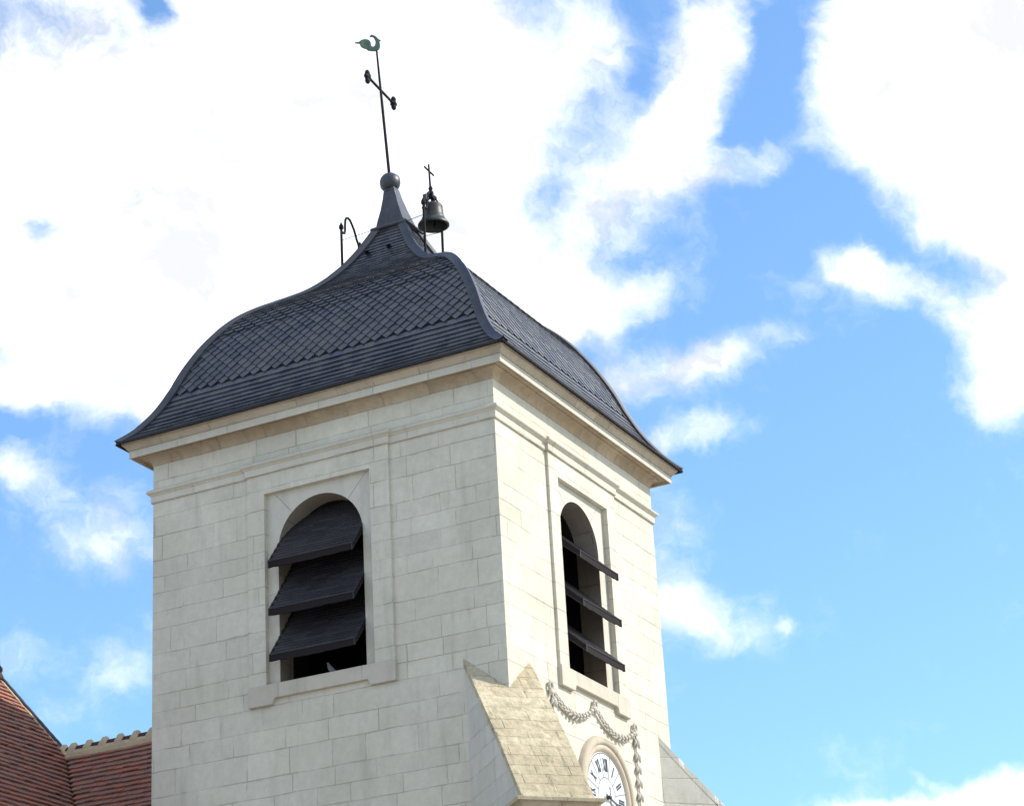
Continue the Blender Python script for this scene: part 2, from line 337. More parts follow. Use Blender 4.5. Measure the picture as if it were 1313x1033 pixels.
# ================================================================= TOWER
tower = empty('church_tower', 'square pale limestone bell tower with bell-shaped slate roof', 'bell tower', (CX, CY, 0))
# faces: (origin xy, u-dir, outward normal, length, openings)
def frame_pt(face, u, z, o):
    if face == 'S': return Vector((u, -o, z))
    if face == 'E': return Vector((o, u, z))
    if face == 'N': return Vector((-WX - u, DY + o, z))      # mirrored copy of south: u in [-7,0]
    if face == 'W': return Vector((-WX - o, u, z))
def arch_pts(op, n=20):
    m_ = (op['ol'] + op['orr']) / 2; r = (op['orr'] - op['ol']) / 2; zp = ZA - r
    return m_, r, zp, [(m_ - r * math.cos(math.pi * i / n), zp + r * math.sin(math.pi * i / n)) for i in range(n + 1)]
wall = MB()
def quad(mb, face, u0, u1, z0, z1, o):
    mb.add([frame_pt(face, u0, z0, o), frame_pt(face, u1, z0, o), frame_pt(face, u1, z1, o), frame_pt(face, u0, z1, o)], [(0, 1, 2, 3)])
surrounds = []
for face, op, u0, u1 in (('S', SO, -WX, 0.0), ('E', EA, 0.0, DY), ('N', SO, -WX, 0.0)):
    quad(wall, face, u0, op['pl'], 0, ZT, 0); quad(wall, face, op['pr'], u1, 0, ZT, 0)
    quad(wall, face, op['pl'], op['pr'], 0, ZSB + 0.1, 0); quad(wall, face, op['pl'], op['pr'], ZS, ZT, 0)
    s = MB()
    # projecting frame
    quad(s, face, op['pl'], op['ql'], ZO, ZS + 0.05, PR); quad(s, face, op['qr'], op['pr'], ZO, ZS + 0.05, PR)
    quad(s, face, op['ql'], op['qr'], ZQ, ZS + 0.05, PR)
    for uu in (op['pl'], op['pr']): s.add([frame_pt(face, uu, ZO, 0), frame_pt(face, uu, ZO, PR), frame_pt(face, uu, ZS + 0.05, PR), frame_pt(face, uu, ZS + 0.05, 0)], [(0, 1, 2, 3)])
    for uu in (op['ql'], op['qr']): s.add([frame_pt(face, uu, ZO, RC), frame_pt(face, uu, ZO, PR), frame_pt(face, uu, ZQ, PR), frame_pt(face, uu, ZQ, RC)], [(0, 1, 2, 3)])
    s.add([frame_pt(face, op['ql'], ZQ, RC), frame_pt(face, op['qr'], ZQ, RC), frame_pt(face, op['qr'], ZQ, PR), frame_pt(face, op['ql'], ZQ, PR)], [(0, 1, 2, 3)])
    m_, r, zp, ar = arch_pts(op, 24); h = 12
    L = [(op['ql'], ZO), (op['ol'], ZO)] + ar[:h + 1] + [(m_, ZQ), (op['ql'], ZQ)]
    Rr = [(op['orr'], ZO), (op['qr'], ZO), (op['qr'], ZQ), (m_, ZQ)] + ar[h:]
    pn = MB()
    for poly in (L, Rr): pn.add([frame_pt(face, a, b, RC) for a, b in poly], [tuple(range(len(poly)))])
    pno = pn.build('window_panel', M_PANEL, tower)
    for aa in (48, 131):
        jt = MB()
        ca, sa = math.cos(R_(aa)), math.sin(R_(aa)); r1 = min((ZQ - zp) / sa, abs((op['ql'] - m_) / ca)) - 0.004
        p_, q_ = (m_ + ca * r * 1.003, zp + sa * r * 1.003), (m_ + ca * r1, zp + sa * r1); w_ = 0.0045
        jt.add([frame_pt(face, p_[0] - sa * w_, p_[1] + ca * w_, RC + .0015), frame_pt(face, q_[0] - sa * w_, q_[1] + ca * w_, RC + .0015), frame_pt(face, q_[0] + sa * w_, q_[1] - ca * w_, RC + .0015), frame_pt(face, p_[0] + sa * w_, p_[1] - ca * w_, RC + .0015)], [(0, 1, 2, 3)])
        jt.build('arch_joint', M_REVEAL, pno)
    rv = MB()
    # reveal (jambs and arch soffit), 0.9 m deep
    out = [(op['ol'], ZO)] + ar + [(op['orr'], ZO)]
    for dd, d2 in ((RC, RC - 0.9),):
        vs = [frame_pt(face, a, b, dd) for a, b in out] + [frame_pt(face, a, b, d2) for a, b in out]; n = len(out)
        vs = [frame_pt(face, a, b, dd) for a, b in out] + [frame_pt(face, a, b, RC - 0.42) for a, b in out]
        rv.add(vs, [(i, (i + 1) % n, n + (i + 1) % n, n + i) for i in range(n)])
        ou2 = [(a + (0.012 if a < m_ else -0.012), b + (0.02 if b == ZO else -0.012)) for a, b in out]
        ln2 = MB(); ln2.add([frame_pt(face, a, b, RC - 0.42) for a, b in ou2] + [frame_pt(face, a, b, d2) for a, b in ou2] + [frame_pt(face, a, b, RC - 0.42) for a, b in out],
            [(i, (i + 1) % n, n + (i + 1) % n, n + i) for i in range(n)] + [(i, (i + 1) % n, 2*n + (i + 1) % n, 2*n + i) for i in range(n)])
        ln2.build('reveal_shade_lining', M_TIMBER_SHADE, tower)  # added dark sheet: paints the shade of the deeper reveal
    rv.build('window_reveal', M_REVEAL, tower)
    surrounds.append((face, op, s))
quad(wall, 'W', 0.0, DY, 0, ZT, 0)
wo_ = wall.build('wall', M_WALL, tower)
for face, op, s in surrounds:
    so = s.build('window_surround', M_WALL, tower)
    # sill with two dropped ends
    sl = MB(); a, b, c, d = op['pl'] - 0.01, op['pr'] + 0.01, op['pl'] + 0.5, op['pr'] - 0.5
    if face == 'N': pass
    zt, z1, z2 = ZO + 0.003, ZSB + 0.10, ZSB - 0.005
    poly = [(a, z2), (c - 0.03, z2), (c + 0.02, z1), (d - 0.02, z1), (d + 0.03, z2), (b, z2), (b, zt), (a, zt)]
    sl.prism([frame_pt(face, u, z, 0.078) for u, z in poly], frame_pt(face, 0, 0, -0.02) - frame_pt(face, 0, 0, 0.078))
    # sloping seat of the sill inside the opening
    sl.prism([frame_pt(face, op['ol'] + .002, ZO - 0.1, -0.021), frame_pt(face, op['ol'] + .002, ZO + 0.006, -0.021), frame_pt(face, op['ol'] + .002, ZO + 0.05, -0.9), frame_pt(face, op['ol'] + .002, ZO - 0.1, -0.9)],
             frame_pt(face, op['orr'] - .002, 0, 0) - frame_pt(face, op['ol'] + .002, 0, 0))
    bevel(sl.build('window_sill', M_SILL, tower), 0.012, 2)
# dark belfry room
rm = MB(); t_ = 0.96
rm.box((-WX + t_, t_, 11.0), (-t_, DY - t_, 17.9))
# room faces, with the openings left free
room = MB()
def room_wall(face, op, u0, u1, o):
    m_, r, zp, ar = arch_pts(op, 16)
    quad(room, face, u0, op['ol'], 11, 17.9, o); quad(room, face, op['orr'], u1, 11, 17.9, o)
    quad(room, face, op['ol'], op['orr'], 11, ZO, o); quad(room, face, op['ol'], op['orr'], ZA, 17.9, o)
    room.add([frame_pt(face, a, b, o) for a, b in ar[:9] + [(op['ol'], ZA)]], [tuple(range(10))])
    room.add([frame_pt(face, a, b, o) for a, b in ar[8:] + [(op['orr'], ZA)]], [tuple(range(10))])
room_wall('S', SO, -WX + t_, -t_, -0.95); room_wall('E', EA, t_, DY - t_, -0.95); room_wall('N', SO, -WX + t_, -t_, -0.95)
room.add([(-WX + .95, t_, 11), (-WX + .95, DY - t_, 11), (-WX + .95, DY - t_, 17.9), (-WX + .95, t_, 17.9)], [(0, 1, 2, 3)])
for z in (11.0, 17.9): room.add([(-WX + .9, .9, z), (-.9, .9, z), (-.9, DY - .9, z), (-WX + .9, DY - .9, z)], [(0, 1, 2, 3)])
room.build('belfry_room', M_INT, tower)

# mitred sweep of a profile round a rectilinear plan (counter-clockwise)
def sweep(plan, prof, mb, sub=1):
    n = len(plan); nr = []
    for i in range(n):
        a, b = Vector(plan[i]), Vector(plan[(i + 1) % n]); d = (b - a).normalized(); nr.append(Vector((d.y, -d.x)))
    rings = []
    for (o, z) in prof:
        rg = []
        for i in range(n):
            p = Vector(plan[i]); q = p + (nr[i - 1] + nr[i]) * o if abs(nr[i - 1].dot(nr[i])) < .5 else p + nr[i] * o
            rg.append(Vector((q.x, q.y, z)))
        rings.append(rg)
    vs = [v for rg in rings for v in rg]; fs = []
    for j in range(len(prof) - 1):
        for i in range(n): k2 = (i + 1) % n; fs.append((j*n+i, j*n+k2, (j+1)*n+k2, (j+1)*n+i))
    mb.add(vs, fs)
RECT = [(-WX, 0), (0, 0), (0, DY), (-WX, DY)]
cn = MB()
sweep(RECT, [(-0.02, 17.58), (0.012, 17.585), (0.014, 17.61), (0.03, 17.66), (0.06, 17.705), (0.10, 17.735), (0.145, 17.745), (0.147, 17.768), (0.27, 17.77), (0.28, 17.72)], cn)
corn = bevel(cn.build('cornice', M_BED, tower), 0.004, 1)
cn = MB(); sweep(RECT, [(0.268, 17.775), (0.292, 17.765), (0.292, 17.715), (0.318, 17.712), (0.32, 17.85), (0.25, 17.852)], cn)
bevel(cn.build('cornice_face', M_TRIM, corn), 0.004, 1)
cn = MB(); sweep(RECT, [(0.25, 17.8535), (0.335, 17.8535), (0.337, 17.872), (0.35, 17.876), (0.362, 17.90), (0.385, 17.925), (0.41, 17.95), (0.42, 17.962), (0.425, 17.99), (0.2, 17.992)], cn)
bevel(cn.build('cornice_crown', M_CORN, corn), 0.004, 1)
so_, ea = SO, EA
PLAN = [(-WX, 0), (so_['pl'], 0), (so_['pl'], -PR), (so_['pr'], -PR), (so_['pr'], 0), (0, 0), (0, ea['pl']), (PR, ea['pl']), (PR, ea['pr']), (0, ea['pr']), (0, DY),
        (-WX - so_['pr'] , DY), (-WX - so_['pr'], DY + PR), (-WX - so_['pl'], DY + PR), (-WX - so_['pl'], DY), (-WX, DY)]
PLAN[11:15] = [(-WX - so_['pl'], DY), (-WX - so_['pl'], DY + PR), (-WX - so_['pr'], DY + PR), (-WX - so_['pr'], DY)]
st = MB()
sweep(PLAN, [(-0.02, 16.865), (0.034, 16.865), (0.036, 16.995), (0.05, 17.0), (0.062, 17.02), (0.088, 17.035), (0.10, 17.05), (0.102, 17.075), (0.05, 17.12), (-0.02, 17.135)], st)
bevel(st.build('string_course', M_TRIM, tower), 0.004, 1)

# ---------------------------------------------------------------- belfry louvres
def louver(face, op, ztop):
    a, b = op['ol'] + 0.012, op['orr'] - 0.012
    tl = random.uniform(-0.012, 0.012); um = (a + b) / 2
    F = lambda u, o, z: frame_pt(face, u, z + tl * (u - um), o)
    root = empty('louver_board', '', '', (0, 0, 0)); del root['label']; del root['category']
    bpy.data.objects.remove(root)
    # path of the board: (offset, z) from the tip inwards
    d1, w2, d2 = (0.27, 0.80, 0.74) if face == 'E' else (0.37, 0.62, 0.83)
    path = [(0.29, ztop), (0.0, ztop + d1), (-w2, ztop + d1 + d2)]
    mb = MB()
    # timber board under the slates
    under = [(0.275, ztop - 0.05), (-0.02, ztop + d1 - 0.06), (-w2, ztop + d1 + d2 - 0.08)]
    poly = [F(a, o, z) for o, z in path] + [F(a, o, z) for o, z in reversed(under)]
    mb.prism(poly, F(b, 0, 0) - F(a, 0, 0))
    # fascia and side cheeks
    mb.box_pts = None
    fz0 = ztop - 0.112
    nj = 18; jag = [(a + (b - a) * i / nj, fz0 + random.uniform(-0.010, 0.006) - 0.010 * math.sin(math.pi * i / nj)) for i in range(nj + 1)]
    mb.prism([F(u, 0.30, z) for u, z in jag] + [F(b, 0.30, ztop + 0.006), F(a, 0.30, ztop + 0.006)], F(0, 0.278, 0) - F(0, 0.30, 0))
    for u0, u1 in ((a + .001, a + 0.022), (b - 0.022, b - .001)):
        mb.prism([F(u0, 0.299, fz0), F(u0, 0.299, ztop + 0.004), F(u0, 0.0, ztop + d1 + 0.005), F(u0, -0.2, ztop + d1 + 0.2 * d2 / w2), F(u0, -0.2, ztop + d1 - 0.14 + 0.2 * d2 / w2), F(u0, 0.0, ztop + d1 - 0.13)], F(u1, 0, 0) - F(u0, 0, 0))
    board = mb.build('louver', M_TIMBER_SHADE, tower, origin=F((a + b) / 2, 0, ztop))
    # slate courses on top
    sl = MB(); segs = [path[0], path[1], path[2]]
    L1 = math.hypot(0.29, d1); L2 = math.hypot(w2, d2); gauge = 0.085; t = -0.02
    def at(t, off):
        if t < L1: k_ = t / L1; o = 0.29 - 0.29 * k_; z = ztop + d1 * k_; nx, nz = d1 / L1, 0.29 / L1
        else: k_ = (t - L1) / L2; o = -w2 * k_; z = ztop + d1 + d2 * k_; nx, nz = d2 / L2, w2 / L2
        return (o + nx * off, z + nz * off)
    row = 0
    while t < L1 + L2 - 0.1:
        u = a - 0.012 + (0.07 if row % 2 else 0)
        while u < b + 0.012:
            u2 = min(u + 0.31, b + 0.014)
            dd = random.uniform(0, 0.004); 
            p = [at(t, 0.004), at(t, 0.014 + dd * .4), at(t + gauge + 0.01, 0.006 + dd * .4), at(t + gauge + 0.01, -0.002)]
            sl.prism([F(u, *q) for q in p], F(u2 - 0.002, 0, 0) - F(u, 0, 0))
            u = u2 + 0.001
        t += gauge; row += 1
    sl.build('slates', M_BOARD, board)
    # lead edging of the fascia
    le = MB()
    le.prism([F(a - .004, 0.301, ztop - 0.012), F(a - .004, 0.31, ztop - 0.010), F(a - .004, 0.31, ztop + 0.012), F(a - .004, 0.301, ztop + 0.014)], F(b, 0, 0) - F(a, 0, 0) + (F(0.008, 0, 0) - F(0, 0, 0)))
    for u0 in (a - 0.006, b - 0.016):
        le.prism([F(u0, 0.302, fz0 - .01), F(u0, 0.313, fz0 - .01), F(u0, 0.313, ztop + 0.016), F(u0, 0.302, ztop + 0.016)], F(0.022, 0, 0) - F(0, 0, 0))
    for u0, sgn in ((a - 0.004, 1), (b - 0.004, 1)):
        for dz in (0.0, -0.125):
            le.prism([F(u0, 0.30, ztop + dz * .85 - .008), F(u0, 0.30, ztop + dz * .85 + .01), F(u0, 0.0, ztop + d1 + 0.013 + dz), F(u0, 0.0, ztop + d1 - 0.008 + dz)], F(0.008, 0, 0) - F(0, 0, 0))
    le.build('lead_edging', M_EDGE, board)
for face, op in (('S', SO), ('E', EA), ('N', SO)):
    for zt in (15.13, 14.265, 13.455): louver(face, op, zt)

# ---------------------------------------------------------------- bell-shaped roof
PROF = [(1.012, 17.965), (1.0, 17.985), (.935, 18.23), (.87, 18.60), (.815, 19.05), (.762, 19.55), (.69, 20.08), (.60, 20.54), (.51, 20.83), (.41, 21.06), (.32, 21.30), (.225, 21.69), (.148, 22.14), (.075, 22.70)]
HX, HY = WX / 2 + E_, DY / 2 + E_
def catmull(P, sub=6):
    out = []
    for i in range(len(P) - 1):
        p0, p1, p2, p3 = P[max(i - 1, 0)], P[i], P[i + 1], P[min(i + 2, len(P) - 1)]
        for j in range(sub):
            t = j / sub
            out.append(tuple(0.5 * (2*p1[k] + (p2[k]-p0[k])*t + (2*p0[k]-5*p1[k]+4*p2[k]-p3[k])*t*t + (3*p1[k]-p0[k]-3*p2[k]+p3[k])*t**3) for k in (0, 1)))
    out.append(P[-1]); return out
CP = catmull(PROF)
def face_table(h):          # arc length along the fall line for a face whose depth half-size is h
    t = [0.0]
    for i in range(1, len(CP)): t.append(t[-1] + math.hypot((CP[i][0] - CP[i-1][0]) * h, CP[i][1] - CP[i-1][1]))
    return t
TAB = {'S': face_table(HY), 'N': face_table(HY), 'E': face_table(HX), 'W': face_table(HX)}
HD = {'S': (HY, HX), 'N': (HY, HX), 'E': (HX, HY), 'W': (HX, HY)}
def roof_at(face, t, off=0.0):
    """returns depth distance d from the axis, z, half width and normal (nd, nz)"""
    tb = TAB[face]; h, hw = HD[face]
    t = max(0.0, min(t, tb[-1] - 1e-5)); i = 0
    lo, hi = 0, len(tb) - 1
    while hi - lo > 1:
        md = (lo + hi) // 2
        if tb[md] <= t: lo = md
        else: hi = md
    f = (t - tb[lo]) / (tb[hi] - tb[lo])
    s = CP[lo][0] + (CP[hi][0] - CP[lo][0]) * f; z = CP[lo][1] + (CP[hi][1] - CP[lo][1]) * f
    # smoothed tangent
    a, b = max(lo - 1, 0), min(hi + 1, len(CP) - 1)
    td, tz = (CP[b][0] - CP[a][0]) * h, CP[b][1] - CP[a][1]; l = math.hypot(td, tz); nd, nz = tz / l, -td / l
    return s * h + nd * off, z + nz * off, s * hw, s
def roof_pt(face, u, t, off=0.0):
    d, z, hw, s = roof_at(face, t, off)
    u = max(-hw, min(hw, u))
    return {'S': Vector((CX + u, CY - d, z)), 'N': Vector((CX - u, CY + d, z)), 'E': Vector((CX + d, CY + u, z)), 'W': Vector((CX - d, CY - u, z))}[face]
roof = MB()
for face in 'SENW':
    tb = TAB[face]; n = 60; vs = []; fs = []
    for i in range(n + 1):
        t = tb[-1] * i / n; hw = roof_at(face, t)[2]
        vs += [roof_pt(face, -hw, t, -0.012), roof_pt(face, hw, t, -0.012)]
    for i in range(n): fs.append((2*i, 2*i+1, 2*i+3, 2*i+2))
    roof.add(vs, fs)
# dark underside and fascia board of the eaves
ev = [(0.20, 17.995), (0.455, 17.995), (0.455, 17.975), (0.482, 17.975), (0.492, 18.012), (0.44, 18.06)]
sweep(RECT, ev, roof)
roof_o = roof.build('roof', M_SLATE_DK, tower)
def slate_piece(mb, face, pts, lift0, lift1, t0, t1, dd):
    """pts in (u,t): polygon; lift interpolates from lift0 at t0 (lower edge) to lift1 at t1"""
    n = len(pts); top = []; bot = []
    for u, t in pts:
        k_ = (t - t0) / (t1 - t0); lf = lift0 + (lift1 - lift0) * k_ + dd
        if face in 'EW': lf *= 0.55
        top.append(roof_pt(face, u, t, lf)); bot.append(roof_pt(face, u, t, lf - (0.024 if face in 'SN' else 0.014)))
    mb.add(top + bot, [tuple(range(n))] + [(i, n + i, n + (i + 1) % n, (i + 1) % n) for i in range(n)])
for face in 'SENW':
    tb = TAB[face]; tmax = tb[-1]; mb = MB()
    # arc lengths of the zone limits
    def t_of_z(z):
        for i in range(len(CP) - 1):
            if CP[i][1] <= z <= CP[i+1][1]: return tb[i] + (tb[i+1] - tb[i]) * (z - CP[i][1]) / (CP[i+1][1] - CP[i][1])
    tA, tB, tC = t_of_z(18.94), t_of_z(20.2), t_of_z(21.12)
    def flat_rows(t0, t1, gauge, w, lift):
        t = t0; r = 0
        while t < t1 - 0.01:
            hw = roof_at(face, t)[2]; u = -hw - random.uniform(0, w)
            while u < hw:
                u2 = u + w
                if u2 > -hw:
                    a, b = max(u, -hw), min(u2 - 0.002, hw)
                    j = random.uniform(-0.004, 0.004); tt = t + gauge + 0.012
                    if b - a > 0.01: slate_piece(mb, face, [(a, t + j), (b, t + j), (b, tt), (a, tt)], lift, 0.004, t, tt, random.uniform(0, 0.0025))
                u = u2
            t += gauge; r += 1
    nA = 9; gA = (tA - 0.0) / nA
    flat_rows(0.0, tA - 0.001, gA, 0.21, 0.034)
    w = 0.232
    # lozenges
    nB = round((tB - tA) / 0.118); gB = (tB - tA) / nB
    for r in range(nB):
        t = tA - gB * 0.15 + r * gB; hw = roof_at(face, t)[2]; k0 = int(hw / w) + 2
        for i in range(-k0, k0 + 1):
            u = i * w + (w / 2 if r % 2 else 0)
            if abs(u) > hw + w / 2: continue
            j = random.uniform(-0.005, 0.005); tt = t + 2.05 * gB
            slate_piece(mb, face, [(u, t + j), (u + w/2 - .007, t + gB * .98), (u + w/2 - .007, tt), (u - w/2 + .007, tt), (u - w/2 + .007, t + gB * .98)], 0.036, 0.0, t, tt, random.uniform(0, 0.005))
    # rounded slates
    nC = round((tC - tB) / 0.112); gC = (tC - tB) / nC
    for r in range(nC):
        t = tB - gC * 0.1 + r * gC; hw = roof_at(face, t)[2]; k0 = int(hw / w) + 2
        for i in range(-k0, k0 + 1):
            u = i * w + (w / 2 if (r + nB) % 2 else 0)
            if abs(u) > hw + w / 2: continue
            tt = t + 1.9 * gC; j = random.uniform(-0.006, 0.006); hwid = w / 2 - .006
            pts = [(u - hwid * math.cos(math.pi * q / 6), t + j + gC * .62 * (1 - math.sin(math.pi * q / 6))) for q in range(7)] + [(u + hwid, tt), (u - hwid, tt)]
            slate_piece(mb, face, pts, 0.044, 0.0, t, tt, random.uniform(0, 0.006))
    nD = round((tmax - tC) / 0.095); flat_rows(tC - 0.03, tmax, (tmax - tC + 0.03) / nD, 0.18, 0.024)
    mb.build('roof_slates', M_SLATE, roof_o, fix=True)
# lead-covered hips with a raised roll, in lapped sections
SG = {'SE': (1, -1), 'NE': (1, 1), 'NW': (-1, 1), 'SW': (-1, -1)}
for nm, (gx, gy) in SG.items():
    mb = MB(); N_ = 96; rows = []
    for i in range(N_ + 1):
        f = i / N_ * (len(CP) - 1); lo = min(int(f), len(CP) - 2); k_ = f - lo
        s = CP[lo][0] + (CP[lo+1][0] - CP[lo][0]) * k_; z = CP[lo][1] + (CP[lo+1][1] - CP[lo][1]) * k_
        a, b = max(lo - 1, 0), min(lo + 2, len(CP) - 1)
        ds, dz = CP[b][0] - CP[a][0], CP[b][1] - CP[a][1]
        ly = math.hypot(ds * HY, dz); nS = Vector((0, gy * dz / ly, -ds * HY / ly))
        lx = math.hypot(ds * HX, dz); nE = Vector((gx * dz / lx, 0, -ds * HX / lx))
        H = Vector((CX + gx * s * HX, CY + gy * s * HY, z)); wd = min(0.115, s * HX * 0.36)
        nn = (nS + nE).normalized(); X_, Y_ = Vector((-gx, 0, 0)), Vector((0, -gy, 0))
        lap = 0.006 * (1 - (i % 16) / 16)
        rows.append([H + X_ * wd + nS * 0.0, H + X_ * wd + nS * (0.050 + lap), H + X_ * min(wd * .6, 0.06) + nS * (0.052 + lap), H + X_ * 0.026 + nn * (0.078 + lap), H + nn * (0.092 + lap), H + Y_ * 0.026 + nn * (0.078 + lap), H + Y_ * min(wd * .6, 0.06) + nE * (0.052 + lap), H + Y_ * wd + nE * (0.050 + lap), H + Y_ * wd])
    vs = [v for r in rows for v in r]; n = 9; fs = []
    for i in range(N_):
        for j in range(n - 1): fs.append((i*n+j, i*n+j+1, (i+1)*n+j+1, (i+1)*n+j))
    fs.append(tuple(range(n))); fs.append(tuple(N_ * n + j for j in range(n - 1, -1, -1)))
    mb.add(vs, fs)
    shade_auto(mb.build('hip_flashing', M_LEAD, roof_o), 50)
# vent pipes low on the neck of the roof
for x in (-3.83, -3.35):
    v = MB(); v.lathe([(0.045, 0), (0.045, 0.13), (0.038, 0.13), (0.03, 0.06)], (x, 2.64, 22.08), (0, -1, 0.15), 12); v.build('vent_pipe', M_IRON, roof_o)
# lead neck, flange and ball
nk = MB()
fl = [(0.36, 22.64), (0.37, 22.665), (0.35, 22.70), (0.27, 22.73)]
vs = []; 
lean = lambda z: Vector((-0.075 * (z - 22.7), -0.045 * (z - 22.7), 0))
sec = [(0.30, 22.66), (0.40, 22.69), (0.41, 22.72), (0.39, 22.745), (0.315, 22.765), (0.275, 22.90), (0.205, 23.16), (0.15, 23.42), (0.115, 23.64)]
for a, z in sec:
    b = a * (0.88 if a > .3 else .94); l = lean(z)
    vs += [(CX + l.x - a, CY + l.y - b, z), (CX + l.x + a, CY + l.y - b, z), (CX + l.x + a, CY + l.y + b, z), (CX + l.x - a, CY + l.y + b, z)]
fs = [(3, 2, 1, 0)] + [(4*i+j, 4*i+(j+1) % 4, 4*i+4+(j+1) % 4, 4*i+4+j) for i in range(len(sec) - 1) for j in range(4)] + [tuple(4 * (len(sec) - 1) + j for j in range(4))]
nk.add(vs, fs)
nko = bevel(nk.build('lead_neck', M_LEAD, roof_o), 0.012, 2, 40)
ba = MB(); bc = Vector((CX - 0.09, CY - 0.05, 23.79)); ba.ball(bc, 0.205, n=32); ba.lathe([(0.12, -0.22), (0.125, -0.19), (0.1, -0.17)], bc, None, 20)
ba.lathe([(0.206, -0.008), (0.212, -0.006), (0.212, 0.006), (0.206, 0.008)], bc, (0.1, -1, 0.2), 32)
ba.build('ball_finial', M_IRON if False else M_BALL, nko, smooth=True)

# ---------------------------------------------------------------- buttresses (diagonal)
def buttress(corner, dirv, hw_, zc, dl, cuts, lab):
    c = Vector((corner[0], corner[1], 0)); d = Vector((dirv[0], dirv[1], 0)).normalized(); p = Vector((-d.y, d.x, 0))
    slope = 1.095
    P = lambda a, b, z: c + d * a + p * b + Vector((0, 0, z))
    # body
    mb = MB(); zb = zc - slope * dl
    for b0, b1 in ((-hw_, hw_),):
        poly = [P(-0.9, b0, 0), P(dl, b0, 0), P(dl, b0, zb - 0.13), P(dl - 0.1, b0, zb - 0.02), P(-0.9, b0, zc + 0.9 * slope - 0.06)]
        mb.prism(poly, p * (b1 - b0))
    root = mb.build('buttress', M_BSIDE, tower, origin=P(0, 0, 0))
    # weathered sloping top: coping laid in courses, eroded surface
    nu, nv = 64, 190; vs = []; fs = []; o = 0.004 if lab else 0.014
    for i in range(nv + 1):
        a = -0.9 + (dl + 0.9) * i / nv
        for j in range(nu + 1):
            b = -hw_ - o + (2 * (hw_ + o)) * j / nu
            q = P(a, b, 0)
            n1 = mnoise.fractal(Vector((b * 1.6, a * 3.5, 3.3)), 0.8, 2.1, 6) * 0.020
            n2 = mnoise.noise(Vector((b * 6, a * 11.0, 1.0))) * 0.010 + mnoise.noise(Vector((b * 15, a * 21.0, 4.0))) * 0.006
            aw = a + 0.05 * mnoise.noise(Vector((b * 1.5, a * 0.7, 8)))
            kr = math.floor(aw / 0.24 + 0.35 * math.sin(a * 2.3)); cr = (aw / 0.24 + 0.35 * math.sin(a * 2.3)) % 1.0
            bs = (b / 0.42 + kr * 0.37 + 0.2 * mnoise.noise(Vector((kr * 3.7, 0, 0)))) % 1.0
            jf = max(0.0, 0.35 + 1.3 * mnoise.noise(Vector((b * 1.7, kr * 3.1, 0))))
            n2 += -0.034 * math.exp(-((cr - 0.05) / 0.06) ** 2) * jf - 0.024 * math.exp(-((bs - 0.5) / 0.035) ** 2) * jf + 0.010 * mnoise.noise(Vector((kr * 5.1, math.floor(b / 0.42 + kr * .37), 2)))
            edge = 0.0 if 0 < j < nu else -0.006
            z = zc - slope * a + 0.02 + (n1 + n2 if 0 < j < nu else (n1) * .4) + edge - 0.10 * max(0, -a) * 0
            z += 0.035 * math.sin(math.pi * max(0, min(1, a / dl))) 
            vs.append(P(a, b, z))
    m_ = nu + 1
    for i in range(nv):
        for j in range(nu): fs.append((i*m_+j, i*m_+j+1, (i+1)*m_+j+1, (i+1)*m_+j))
    k0 = len(vs)
    # side skirts
    for j in (0, nu):
        base = len(vs)
        for i in range(nv + 1): v = vs[i * m_ + j]; vs.append(Vector((v.x, v.y, v.z - 0.13)))
        for i in range(nv): fs.append((i*m_+j, (i+1)*m_+j, base+i+1, base+i))
    cp = MB(); cp.add(vs, fs); shade_auto(cp.build('coping', M_BSIDE if lab else M_BUTT, root), 60)
    # drip moulding round the foot of the slope
    dm = MB(); prof = [(0.0, zb - 0.17), (0.012, zb - 0.15), (0.025, zb - 0.11), (0.05, zb - 0.075), (0.07, zb - 0.07), (0.075, zb - 0.056)]
    plan = [(-0.6, -hw_), (dl, -hw_), (dl, hw_), (-0.6, hw_)]
    t2 = MB(); sweep(plan, prof, t2)
    t2.v = [P(v.x, v.y, v.z) for v in t2.v]
    t2.build('drip_moulding', M_BED, root)  # dark brown here paints the shade under the overhanging lip
    t3 = MB(); sweep(plan, [(0.05, zb - 0.055), (0.124, zb - 0.055), (0.128, zb - 0.01), (0.11, zb + 0.004), (-0.06, zb + 0.034)], t3)
    t3.v = [P(v.x, v.y, v.z) for v in t3.v]; t3.build('drip_lip', M_BUTT, root)
    return root
buttress((0, 0), (1, -1), 0.555, 12.19, 2.10, None, '')
buttress((0, DY), (1, 1), 0.36, 12.25, 2.10, None, 'pale')

